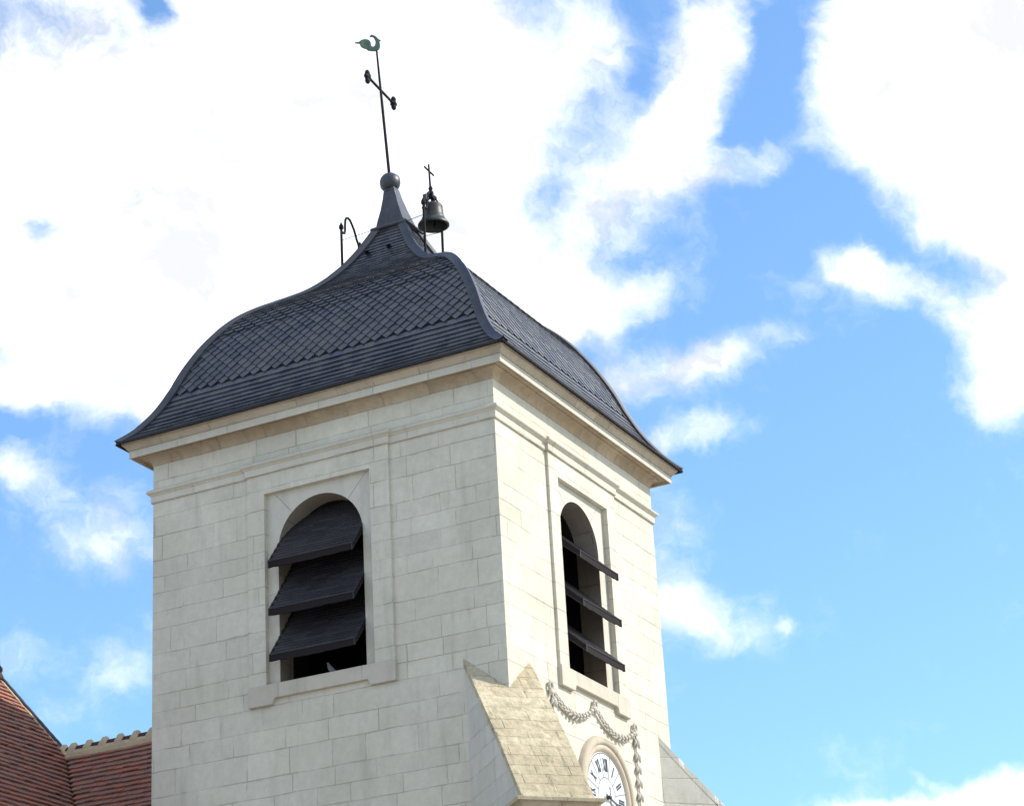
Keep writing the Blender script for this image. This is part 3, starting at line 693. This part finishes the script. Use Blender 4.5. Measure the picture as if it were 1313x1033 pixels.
# ---------------------------------------------------------------- carved garlands over the clock
def catenary(y0, z0, y1, z1, sag, n=12):
    return [(y0 + (y1 - y0) * i / n, z0 + (z1 - z0) * i / n - sag * 4 * (i / n) * (1 - i / n)) for i in range(n + 1)]
def leaf(mb, a, d, side, ln_, wd_, curl):
    """a small pointed leaf, thick in the middle"""
    n_ = Vector((1, 0, 0)); ax = (d + side * curl).normalized(); w_ = n_.cross(ax).normalized()
    pts = [a, a + ax * ln_ * .45 + n_ * .018, a + ax * ln_ + n_ * .004]
    mb.tube(pts, [wd_ * .55, wd_, 0.006], 7)
def garland(mb, path, r, step, seed):
    rnd = random.Random(seed); pts = [Vector((0.045, y, z)) for y, z in path]; ls = [(pts[i+1] - pts[i]).length for i in range(len(pts) - 1)]
    L = sum(ls); n = int(L / step); mb.tube(pts, r * .45, 8)
    for k_ in range(n):
        s_ = L * (k_ + .5) / n; i = 0
        while i < len(ls) - 1 and s_ > ls[i]: s_ -= ls[i]; i += 1
        d = (pts[i+1] - pts[i]).normalized(); p = pts[i].lerp(pts[i+1], s_ / ls[i]); side = Vector((0, -d.z, d.y)); f = 1 - 0.45 * abs(2 * (k_ + .5) / n - 1)
        if k_ >= n / 2: d = -d
        for q in (-1, 0, 1):
            mb.ball(p + side * q * r * f * .72 + Vector((.035 if q == 0 else .018, 0, 0)), r * f * rnd.uniform(.42, .72), (.8, rnd.uniform(.9, 1.3), .9), 10)
        for q in (-1, 1): leaf(mb, p + side * q * r * f * .5, -d, side * q, r * f * rnd.uniform(1.4, 2.0), r * .36, rnd.uniform(.3, 1.1))
def drop(mb, y, z0, z1, r, seed):
    rnd = random.Random(seed); z = z0; mb.tube([(0.03, y, z0 + .05), (0.03, y, z1)], 0.016, 6)
    while z > z1:
        h = rnd.uniform(.16, .20)
        mb.lathe([(r * .25, 0), (r * .8, -h * .25), (r, -h * .5), (r * .75, -h * .72), (r * .3, -h * .8)], (0.045, y, z), None, 10)
        for q in (-1, -.35, .35, 1): leaf(mb, Vector((.06 - abs(q) * .02, y + q * r * .6, z - h * .2)), Vector((0, q * .35, -1)), Vector((0, q, 0)), h * .85, r * .34, .15)
        mb.ball((.075, y, z - h * .45), r * .4, n=8)
        z -= h + rnd.uniform(.05, .075)
for path, sd_ in ((catenary(1.53, 12.46, 3.06, 12.56, 0.27), 3), (catenary(3.14, 12.54, 4.63, 12.46, 0.27), 4)):
    mb = MB(); garland(mb, path, 0.056, 0.125, sd_); mb.build('garland', M_CARV, tower, smooth=True)
for y, z0, z1, sd_ in ((1.505, 12.40, 11.0, 5), (4.71, 12.40, 10.0, 6)):
    mb = MB(); drop(mb, y, z0, z1, 0.062, sd_); mb.build('garland_drop', M_CARV, tower, smooth=True)
for y, z in ((1.42, 12.56), (3.10, 12.62), (4.68, 12.56)):
    mb = MB()
    for a in range(10):
        th = 2 * math.pi * a / 10; mb.ball((0.05, y + 0.055 * math.cos(th), z + 0.065 * math.sin(th)), 0.028, n=8)
    mb.ball((0.05, y, z - 0.10), 0.06, (0.7, 1, 0.8), 10)
    mb.build('garland_knot', M_CARV, tower, smooth=True)

# ---------------------------------------------------------------- clock
CK = Vector((0.0, 3.345, 11.06))
clock = empty('clock', 'round white clock with roman numerals in a moulded stone ring', 'clock', CK)
rg = MB(); rg.lathe([(1.055, -0.01), (1.05, 0.07), (1.03, 0.10), (0.985, 0.115), (0.93, 0.11), (0.905, 0.09), (0.895, 0.07), (0.86, 0.085), (0.83, 0.08), (0.80, 0.05), (0.77, 0.015), (0.5, 0.012)], CK, (1, 0, 0), 96)
ro = shade_auto(rg.build('stone_ring', M_CORN, clock), 40)
dl = MB(); dl.lathe([(0.775, 0.018), (0.775, 0.034), (0.77, 0.038), (0.45, 0.0385)], CK, (1, 0, 0), 96); dial = dl.build('dial', M_DIAL, clock)
def yz(r, ang, x): return Vector((x, CK.y + r * math.sin(ang), CK.z + r * math.cos(ang)))      # clockwise from 12 seen from +x? (y grows to the right)
def stroke(mb, a, b, w, x0, x1):
    """bar in the dial plane from a to b (y,z offsets)"""
    a, b = Vector(a), Vector(b); d = (b - a).normalized(); q = Vector((-d.y, d.x)) * w / 2
    pts = [a + q, b + q, b - q, a - q]
    mb.prism([(x0, CK.y + v.x, CK.z + v.y) for v in pts], (x1 - x0, 0, 0))
ln = MB()
def ring(mb, r0, r1, x0, x1, n=96):
    for i in range(n):
        t0, t1 = 2 * math.pi * i / n, 2 * math.pi * (i + 1) / n
        c0, s0, c1, s1 = math.cos(t0), math.sin(t0), math.cos(t1), math.sin(t1)
        mb.add([(x1, CK.y + r0*s0, CK.z + r0*c0), (x1, CK.y + r1*s0, CK.z + r1*c0), (x1, CK.y + r1*s1, CK.z + r1*c1), (x1, CK.y + r0*s1, CK.z + r0*c1)], [(0, 1, 2, 3)])
ring(ln, 0.748, 0.766, 0.03, 0.0415); ring(ln, 0.334, 0.350, 0.03, 0.0415)
for h in range(12):
    a = (h + 0.5) * math.pi / 6
    stroke(ln, (0.345 * math.sin(a), 0.345 * math.cos(a)), (0.75 * math.sin(a), 0.75 * math.cos(a)), 0.016, 0.0395, 0.0418)
ln.build('dial_lines', M_GREYLINE, dial)
NUM = ['XII', 'I', 'II', 'III', 'IIII', 'V', 'VI', 'VII', 'VIII', 'IX', 'X', 'XI']
for h, txt in enumerate(NUM):
    ang = h * math.pi / 6; rad_ = Vector((math.sin(ang), math.cos(ang))); tan_ = Vector((math.cos(ang), -math.sin(ang)))
    wd = {'I': 0.045, 'V': 0.095, 'X': 0.095}; tot = sum(wd[c] for c in txt); u = -tot / 2; mb = MB(); r0, r1 = 0.45, 0.675
    PT = lambda uu, rr: tuple(rad_ * rr + tan_ * uu)
    for c in txt:
        m_ = u + wd[c] / 2
        if c == 'I': stroke(mb, PT(m_, r0), PT(m_, r1), 0.034, 0.0395, 0.043)
        if c == 'V': stroke(mb, PT(m_ - .032, r1), PT(m_, r0), 0.034, 0.0395, 0.043); stroke(mb, PT(m_ + .032, r1), PT(m_, r0), 0.018, 0.0395, 0.0434)
        if c == 'X': stroke(mb, PT(m_ - .034, r1), PT(m_ + .034, r0), 0.034, 0.0395, 0.043); stroke(mb, PT(m_ + .034, r1), PT(m_ - .034, r0), 0.018, 0.0395, 0.0434)
        u += wd[c]
    mb.build('numeral', M_BLACK, dial)
def hand(name, ang, length, w, tail, x):
    d = Vector((math.sin(ang), math.cos(ang))); q = Vector((d.y, -d.x)); mb = MB()
    pts = [d * -tail + q * w * .7, d * -tail * .5 + q * w * .35, q * w * .6, d * length * .55 + q * w * .5, d * length * .72 + q * w * .95, d * length, d * length * .72 - q * w * .95, d * length * .55 - q * w * .5, q * w * -.6, d * -tail * .5 - q * w * .35, d * -tail - q * w * .7]
    mb.prism([(x, CK.y + v.x, CK.z + v.y) for v in pts], (0.008, 0, 0)); return mb.build(name, M_BLACK, clock)
hand('hour_hand', R_(105), 0.46, 0.035, 0.10, 0.075); hand('minute_hand', R_(180), 0.66, 0.026, 0.17, 0.095)
hb = MB(); hb.lathe([(0.035, 0.03), (0.035, 0.11), (0.02, 0.118)], CK, (1, 0, 0), 20); hb.build('hub', M_BLACK, clock)

# ---------------------------------------------------------------- weather vane
vb = Vector((CX - 0.10, CY - 0.055, 23.99)); vt = Vector((CX - 0.245, CY - 0.125, 26.80))
vane = empty('weather_vane', 'leaning black iron rod with green copper cockerel above the lead ball', 'weather vane', vb)
mb = MB(); mb.tube([vb - (vt - vb).normalized() * .05, vb.lerp(vt, .5), vt], [0.031, 0.028, 0.02], 10); mb.build('rod', M_IRON, vane)
ac = vb.lerp(vt, 0.675); a0 = ac + Vector((0, -0.43, 0.055)); a1 = ac + Vector((0, 0.43, -0.055))
mb = MB(); mb.tube([a0, a1], 0.026, 8)
for e, s_ in ((a0, -1), (a1, 1)):
    mb.lathe([(0.028, -0.04), (0.035, 0.0), (0.05, 0.03), (0.07, 0.055)], e, (0, s_, -s_ * .12), 12)
    for q in (-1, 1): mb.ball(e + Vector((0, s_ * 0.075, q * 0.085)), 0.07, (.7, .9, 1.0), 12)
    mb.ball(e + Vector((0, s_ * 0.105, 0)), 0.07, (.7, 1.1, .8), 12)
mb.build('cross_arm', M_IRON, vane, smooth=True)
ck = [(143,190),(185,186),(215,162),(245,154),(275,155),(300,168),(316,195),(320,235),(340,250),(358,238),(368,205),(366,170),(350,137),(332,124),(312,130),(304,122),(318,110),(328,101),(350,108),(380,128),(402,155),(428,175),(412,186),(421,220),(419,255),(403,283),(375,298),(345,300),(318,298),(285,291),(262,270),(238,263),(212,246),(203,232),(196,212),(205,202),(178,203)]
hd = Vector((0.86, 0.51, 0)).normalized(); th = Vector((0.51, -0.86, 0)).normalized()
def cp3(x, y, o): return vt + hd * ((x - 378) / 545) + Vector((0, 0, 1)) * ((296 - y) / 520) + th * o
mb = MB(); n = len(ck)
cxm, cym = sum(p[0] for p in ck) / n, sum(p[1] for p in ck) / n
def shr(i, f):
    a, b, c = Vector(ck[i - 1]), Vector(ck[i]), Vector(ck[(i + 1) % n]); t = (c - a).normalized(); nn = Vector((-t.y, t.x)); return b + nn * f
lay = [(-0.028, 7), (-0.012, 0), (0.012, 0), (0.028, 7)]
vs = []
for o, f in lay:
    for i in range(n): q = shr(i, f); vs.append(cp3(q.x, q.y, o))
fs = [tuple(range(n - 1, -1, -1)), tuple(3 * n + i for i in range(n))] + [(l*n+i, l*n+(i+1) % n, (l+1)*n+(i+1) % n, (l+1)*n+i) for l in range(3) for i in range(n)]
mb.add(vs, fs); mb.build('cockerel', M_COPPER, vane)

# ---------------------------------------------------------------- bell gantries
def tube_obj(name, pts, r, parent, m=None, n=8): mb = MB(); mb.tube(pts, r, n); return mb.build(name, m or M_IRON, parent, smooth=True)
def gantry(x, label, wires):
    root = empty('bell_bracket', label, 'bell bracket', (x, 3.145, 21.6), 'iron bell brackets on the roof')
    y0, y1 = 2.79, 3.49
    for y, zt in ((y0, 22.93), (y1, 22.80)):
        mb = MB(); mb.tube([(x, y, 21.3), (x, y, zt)], 0.026, 8)
        mb.lathe([(0.026, 0), (0.05, 0.03), (0.045, 0.08), (0.02, 0.13), (0.004, 0.17)], (x, y, zt - 0.02), None, 10); mb.build('post', M_IRON, root)
    arc = [(y0, 22.88), (2.85, 22.86), (2.91, 22.88), (2.935, 22.96), (2.94, 23.08), (2.955, 23.19), (2.99, 23.25), (3.05, 23.28), (3.13, 23.265), (3.20, 23.20), (3.27, 23.12), (3.33, 23.02), (3.37, 22.93), (3.42, 22.87), (3.47, 22.76), (y1, 22.66)]
    tube_obj('arch', [(x, a, b) for a, b in arc], 0.024, root)
    for w_ in wires: tube_obj('wire', w_, 0.006, root, n=5)
    return root
LX, RX = -4.55, -2.70
gantry(LX, 'empty arched iron bracket on the left of the lead neck', [[(LX, 2.79, 22.68), (CX - .35, CY - .3, 22.72)]])
gb = gantry(RX, 'arched iron bracket carrying the bell and a small cross', [[(CX + .3, CY - .30, 22.70), (RX, 2.79, 22.70)], [(CX + .35, CY + .3, 22.62), (RX, 3.49, 22.62)]])
# cross on the crown of the right arch
mb = MB(); c0 = Vector((RX, 3.10, 23.26)); mb.tube([c0, c0 + Vector((-.01, -0.015, 0.66))], [0.024, 0.018], 8); mb.tube([c0 + Vector((-.01, -0.19, 0.53)), c0 + Vector((-.01, 0.17, 0.50))], 0.018, 8)
mb.lathe([(0.03, -.02), (0.06, 0.02), (0.055, 0.06), (0.03, 0.09), (0.045, 0.13), (0.03, 0.17), (0.02, 0.2)], c0, None, 12)
mb.build('cross', M_IRON, gb, smooth=False)
# bell
bz = 22.60; bellc = Vector((RX, 3.16, bz))
bell = empty('bell', 'dark bronze bell hanging in the right-hand roof bracket', 'bell', bellc)
mb = MB()
prof = [(0.285, 0.0), (0.305, 0.012), (0.303, 0.04), (0.272, 0.085), (0.238, 0.13), (0.222, 0.16), (0.226, 0.17), (0.222, 0.18), (0.208, 0.21), (0.200, 0.27), (0.195, 0.34), (0.190, 0.40), (0.193, 0.41), (0.188, 0.42), (0.176, 0.45), (0.14, 0.475), (0.07, 0.485)]
inn = [(0.06, 0.45), (0.15, 0.43), (0.172, 0.38), (0.18, 0.25), (0.205, 0.13), (0.25, 0.05), (0.27, 0.0)]
allp = inn + prof
vs = []; fs = []; n = 36
for (r, h) in allp:
    for j in range(n): t = 2 * math.pi * j / n; vs.append(bellc + Vector((r * math.cos(t), r * math.sin(t), h)))
for i in range(len(allp) - 1):
    for j in range(n): k2 = (j + 1) % n; fs.append((i*n+j, i*n+k2, (i+1)*n+k2, (i+1)*n+j))
fs.append(tuple((len(allp) - 1) * n + j for j in range(n)))
mb.add(vs, fs); shade_auto(mb.build('bell_body', M_BRONZE, bell), 60)
mb = MB(); mb.tube([bellc + Vector((0, 0, .45)), bellc + Vector((0.03, 0, .1)), bellc + Vector((0.035, 0, -0.03))], [.015, .018, .03], 8); mb.ball(bellc + Vector((0.035, 0, -0.0)), 0.045); mb.build('clapper', M_IRON, bell, smooth=True)
mb = MB()
for q in (-1, 1):
    for dy in (-.05, .05): mb.tube([bellc + Vector((q * .05, dy, .47)), bellc + Vector((q * .07, dy * 1.4, .55)), bellc + Vector((q * .02, dy * .6, .63)), bellc + Vector((0, 0, .66))], .018, 6)
mb.box(bellc + Vector((-.05, -.09, .60)), bellc + Vector((.05, .09, .66)))
mb.build('crown', M_IRON, bell)
# striking hammer at the side of the bell
mb = MB(); mb.tube([(RX - .03, 2.80, 22.86), (RX - .03, 2.87, 22.84), (RX - .03, 2.91, 22.95), (RX - .03, 2.93, 23.13)], 0.022, 8); mb.box((RX - .07, 2.90, 23.08), (RX + .01, 2.97, 23.2)); mb.build('hammer', M_LEAD, gb)

# ---------------------------------------------------------------- pigeon on the south sill
pg = empty('pigeon', 'small grey pigeon perched on the sill below the lowest left louvre', 'pigeon', (-3.37, 0.10, 13.045))
def skin_body(name, chain, m, parent):
    me = bpy.data.meshes.new(name); vs = [c[0] for c in chain]; me.from_pydata(vs, [c[2] for c in chain if c[2]], [])
    o = bpy.data.objects.new(name, me); COL.objects.link(o); o.parent = parent; me.materials.append(m)
    md = o.modifiers.new('skin', 'SKIN')
    for i, c in enumerate(chain): me.skin_vertices[0].data[i].radius = (c[1], c[1] * 1.0)
    me.skin_vertices[0].data[0].use_root = True
    sb = o.modifiers.new('sub', 'SUBSURF'); sb.levels = 2; sb.render_levels = 2; return o
skin_body('pigeon_body', [((0, 0, .085), .055, None), ((-.03, -.01, .125), .046, (0, 1)), ((-.045, -.015, .17), .026, (1, 2)), ((-.048, -.02, .20), .025, (2, 3)), ((-.078, -.03, .195), .007, (3, 4)),
          ((.05, .01, .05), .032, (0, 5)), ((.085, .02, .035), .018, (5, 6)), ((.115, .03, .02), .010, (6, 7)), ((-.01, -.02, .03), .008, (0, 8)), ((-.012, -.022, .004), .005, (8, 9)), ((-.008, .02, .03), .008, (0, 10)), ((-.01, .022, .004), .005, (10, 11))], M_BIRD, pg)

# ================================================================= NAVE AND TRANSEPT ROOFS
AX = Vector((-11.384, 3.145, 13.60)); PIT = R_(50); EZ = 9.0
nave = empty('church_nave', 'low church nave with brown clay tile roof running into the tower', 'church nave', (-9.2, 3.145, 0))
trans = empty('church_transept', 'taller church wing with steep brown tile roof at the left edge', 'church wing', (-13.5, -2.0, 0))
def tiled(mb, org, along, up, nrm, u_rng, L, gauge, tw, clip, back):
    """rows of lapped tiles; along/up/nrm unit vectors, clip(u,t)->(umin,umax) of each row"""
    r = 0; t = L - gauge
    while t > -0.02:
        lo, hi = clip(t)
        u = lo - random.uniform(0, tw)
        sag = random.uniform(-0.010, 0.010)
        while u < hi:
            a, b = max(u, lo), min(u + tw - 0.004, hi)
            if b - a > 0.015:
                j = random.gauss(0, 0.007) + sag; lf = 0.058 + random.gauss(0, 0.005); w_ = mnoise.noise(Vector((a * .8, t * .6, 2.0))) * .02
                tt = t + gauge + 0.03
                q = [(a, t + j), (b, t + j), (b, tt), (a, tt)]
                l4 = [lf, lf, 0.012, 0.012]
                lo2, hi2 = clip(tt); 
                q[2] = (min(q[2][0], max(hi2, lo2)), tt); q[3] = (max(q[3][0], min(lo2, hi2)), tt)
                top = [org + along * uu + up * vv + nrm * (k_ + w_) for (uu, vv), k_ in zip(q, l4)]
                bot = [v - nrm * 0.03 for v in top]
                mb.add(top + bot, [(0, 1, 2, 3), (7, 6, 5, 4), (0, 4, 5, 1), (1, 5, 6, 2), (2, 6, 7, 3), (3, 7, 4, 0)])
            u += tw
        t -= gauge; r += 1
sp, cp_ = math.sin(PIT), math.cos(PIT)
LN = (AX.z - EZ) / sp                                        # slope length of the nave roof
# nave: ridge along x from AX to the tower
for sgn in (-1, 1):
    org = Vector((AX.x, AX.y + sgn * LN * cp_, EZ)); up = Vector((0, -sgn * cp_, sp)); nrm = Vector((0, sgn * sp, cp_)); al = Vector((1, 0, 0))
    # valley: at slope position t from the eaves the roof starts at x = AX.x + (LN-t)*cos  (equal pitches)
    clip = (lambda t: ((LN - t) * cp_, 4.384)) if sgn < 0 else (lambda t: (-0.0, 4.384))
    mb = MB(); tiled(mb, org, al, up, nrm, None, LN, 0.157, 0.19, clip, None)
    base = MB(); c0, c1 = clip(0), clip(LN)
    base.add([org + al * c0[0], org + al * c0[1], org + al * c1[1] + up * LN, org + al * c1[0] + up * LN], [(0, 1, 2, 3)])
    ro_ = base.build('roof_slope', M_TILE_DK, nave); mb.build('roof_tiles', M_TILE, ro_)
nw = MB(); nw.box((-11.3, AX.y - LN * cp_ + .3, 0), (-7.001, AX.y + LN * cp_ - .3, EZ + .05)); nw.build('nave_wall', M_RENDER, nave)
# crest: dark half-round tiles, cream mortar collars and bedding
x = -7.02; step = 0.375; k_ = 0; zr = AX.z
while x > AX.x + 0.05:
    x2 = max(x - step, AX.x)
    n = 10; mb = MB()
    pr = lambda xx, r, dz=0: [Vector((xx, AX.y + r * math.cos(math.pi * j / n), zr + dz + r * 1.05 * math.sin(math.pi * j / n))) for j in range(n + 1)]
    A, B = pr(x, 0.115), pr(x2, 0.108); mb.add(A + B, [(j, j + 1, n + 2 + j, n + 1 + j) for j in range(n)]); mb.build('ridge_tile', M_TILE_DK, nave)
    mb = MB(); w0, w1 = 0.095, 0.055; xc = x2 + 0.02
    secs = [(xc - w0, 0.0, .14), (xc - w1, 0.03, .155), (xc - w1 * .6, 0.075, .15), (xc + w1 * .6, 0.075, .15), (xc + w1, 0.03, .155), (xc + w0, 0.0, .14)]
    rings = []
    for xx, dz, r in secs: rings.append([Vector((xx + random.uniform(-.006, .006), AX.y + (r - .01) * math.cos(math.pi * j / n), zr - 0.035 + (r + dz) * math.sin(math.pi * j / n))) for j in range(n + 1)])
    vs = [v for rr in rings for v in rr]; m_ = n + 1
    mb.add(vs, [(i*m_+j, i*m_+j+1, (i+1)*m_+j+1, (i+1)*m_+j) for i in range(len(secs) - 1) for j in range(n)]); mb.build('mortar_collar', M_MORTAR, nave, smooth=True)
    x -= step
mb = MB()
for sgn in (-1, 1):
    N_ = 60; vs = []
    for i in range(N_ + 1):
        xx = AX.x - 0.1 + (4.4 + .08) * i / N_; nz_ = mnoise.noise(Vector((xx * 6, sgn, 0))) * 0.015
        for (dy, dz) in ((0.10, 0.03), (0.125, -0.01), (0.155 + nz_, -0.06 + nz_), (0.16 + nz_, -0.16)): vs.append(Vector((xx, AX.y + sgn * dy, zr + dz)))
    mb.add(vs, [(i*4+j, i*4+j+1, (i+1)*4+j+1, (i+1)*4+j) for i in range(N_) for j in range(3)])
mb.build('mortar_bedding', M_MORTAR, nave)
# transept: ridge along -y, hipped at its far end
TP = AX + Vector((-1.42, -0.34, 1.42 * math.tan(PIT)))       # top of the hip
YS = -5.5                                                     # near end of the wing (outside the photo)
LT = (TP.z - EZ) / sp
org = Vector((TP.x + LT * cp_, 0, EZ)); up = Vector((-cp_, 0, sp)); nrm = Vector((sp, 0, cp_)); al = Vector((0, 1, 0))
def tclip(t):
    z = EZ + t * sp
    if z > AX.z: hi = AX.y - (z - AX.z) / (TP.z - AX.z) * 0.34
    else: hi = AX.y - (AX.z - z) / math.tan(PIT)
    return (YS, hi)
mb = MB(); tiled(mb, org, al, up, nrm, None, LT, 0.157, 0.19, tclip, None)
base = MB(); n = 30; vs = []
for i in range(n + 1): t = LT * i / n; lo, hi = tclip(t); vs += [org + al * lo + up * t, org + al * hi + up * t]
base.add(vs, [(2*i, 2*i+1, 2*i+3, 2*i+2) for i in range(n)])
ro_ = base.build('roof_slope', M_TILE_DK, trans); mb.build('roof_tiles', M_TILE, ro_)
# west slope, far hip and end walls of the wing
b2 = MB(); W2 = TP.x - LT * cp_
b2.add([(TP.x, YS, TP.z), (TP.x, TP.y, TP.z), (W2, TP.y + LT * cp_, EZ), (W2, YS, EZ)], [(0, 1, 2, 3)])
b2.add([TP, AX, (TP.x + LT * cp_ * .42, AX.y + 2.2, EZ + 1.8), (W2, TP.y + LT * cp_, EZ)], [(0, 1, 2, 3)])
b2.build('roof_slope', M_TILE_DK, trans)
tw_ = MB(); x0, x1 = W2 + .3, TP.x + LT * cp_ - .3
tw_.prism([(x0, YS + .15, 0), (x1, YS + .15, 0), (x1, YS + .15, EZ + .2), (TP.x, YS + .15, TP.z - .12), (x0, YS + .15, EZ + .2)], (0, 4.3, 0))
tw_.box((x0, -1.2, 0), (-10.9, 6.2, EZ + .1)); tw_.build('transept_wall', M_RENDER, trans)
# lead strip with mortar on the hip
mb = MB(); mo = MB()
pts = [AX.lerp(TP, i / 24) + Vector((random.uniform(-.006, .006), 0, random.uniform(-.006, .006))) for i in range(25)]
mb.tube([p + Vector((0.02, 0.03, 0.05)) for p in pts], 0.042, 10); mb.build('hip_lead', M_LEAD, trans, smooth=True)
mo.tube([p + Vector((0.05, -0.06, -0.005)) for p in pts], [0.022 + random.uniform(-.006, .006) for _ in pts], 8); mo.build('hip_mortar', M_MORTAR, trans, smooth=True)
mb = MB(); mb.tube([TP + Vector((0, 0, .02)), (TP.x, YS, TP.z + .02)], 0.12, 10); mb.build('ridge', M_TILE_DK, trans, smooth=True)
mb = MB(); mb.lathe([(0.14, -0.1), (0.10, 0.05), (0.06, 0.12), (0.08, 0.16), (0.08, 0.22), (0.03, 0.28), (0.015, 0.42)], TP, None, 14); mb.build('finial', M_IRON, trans, smooth=True)
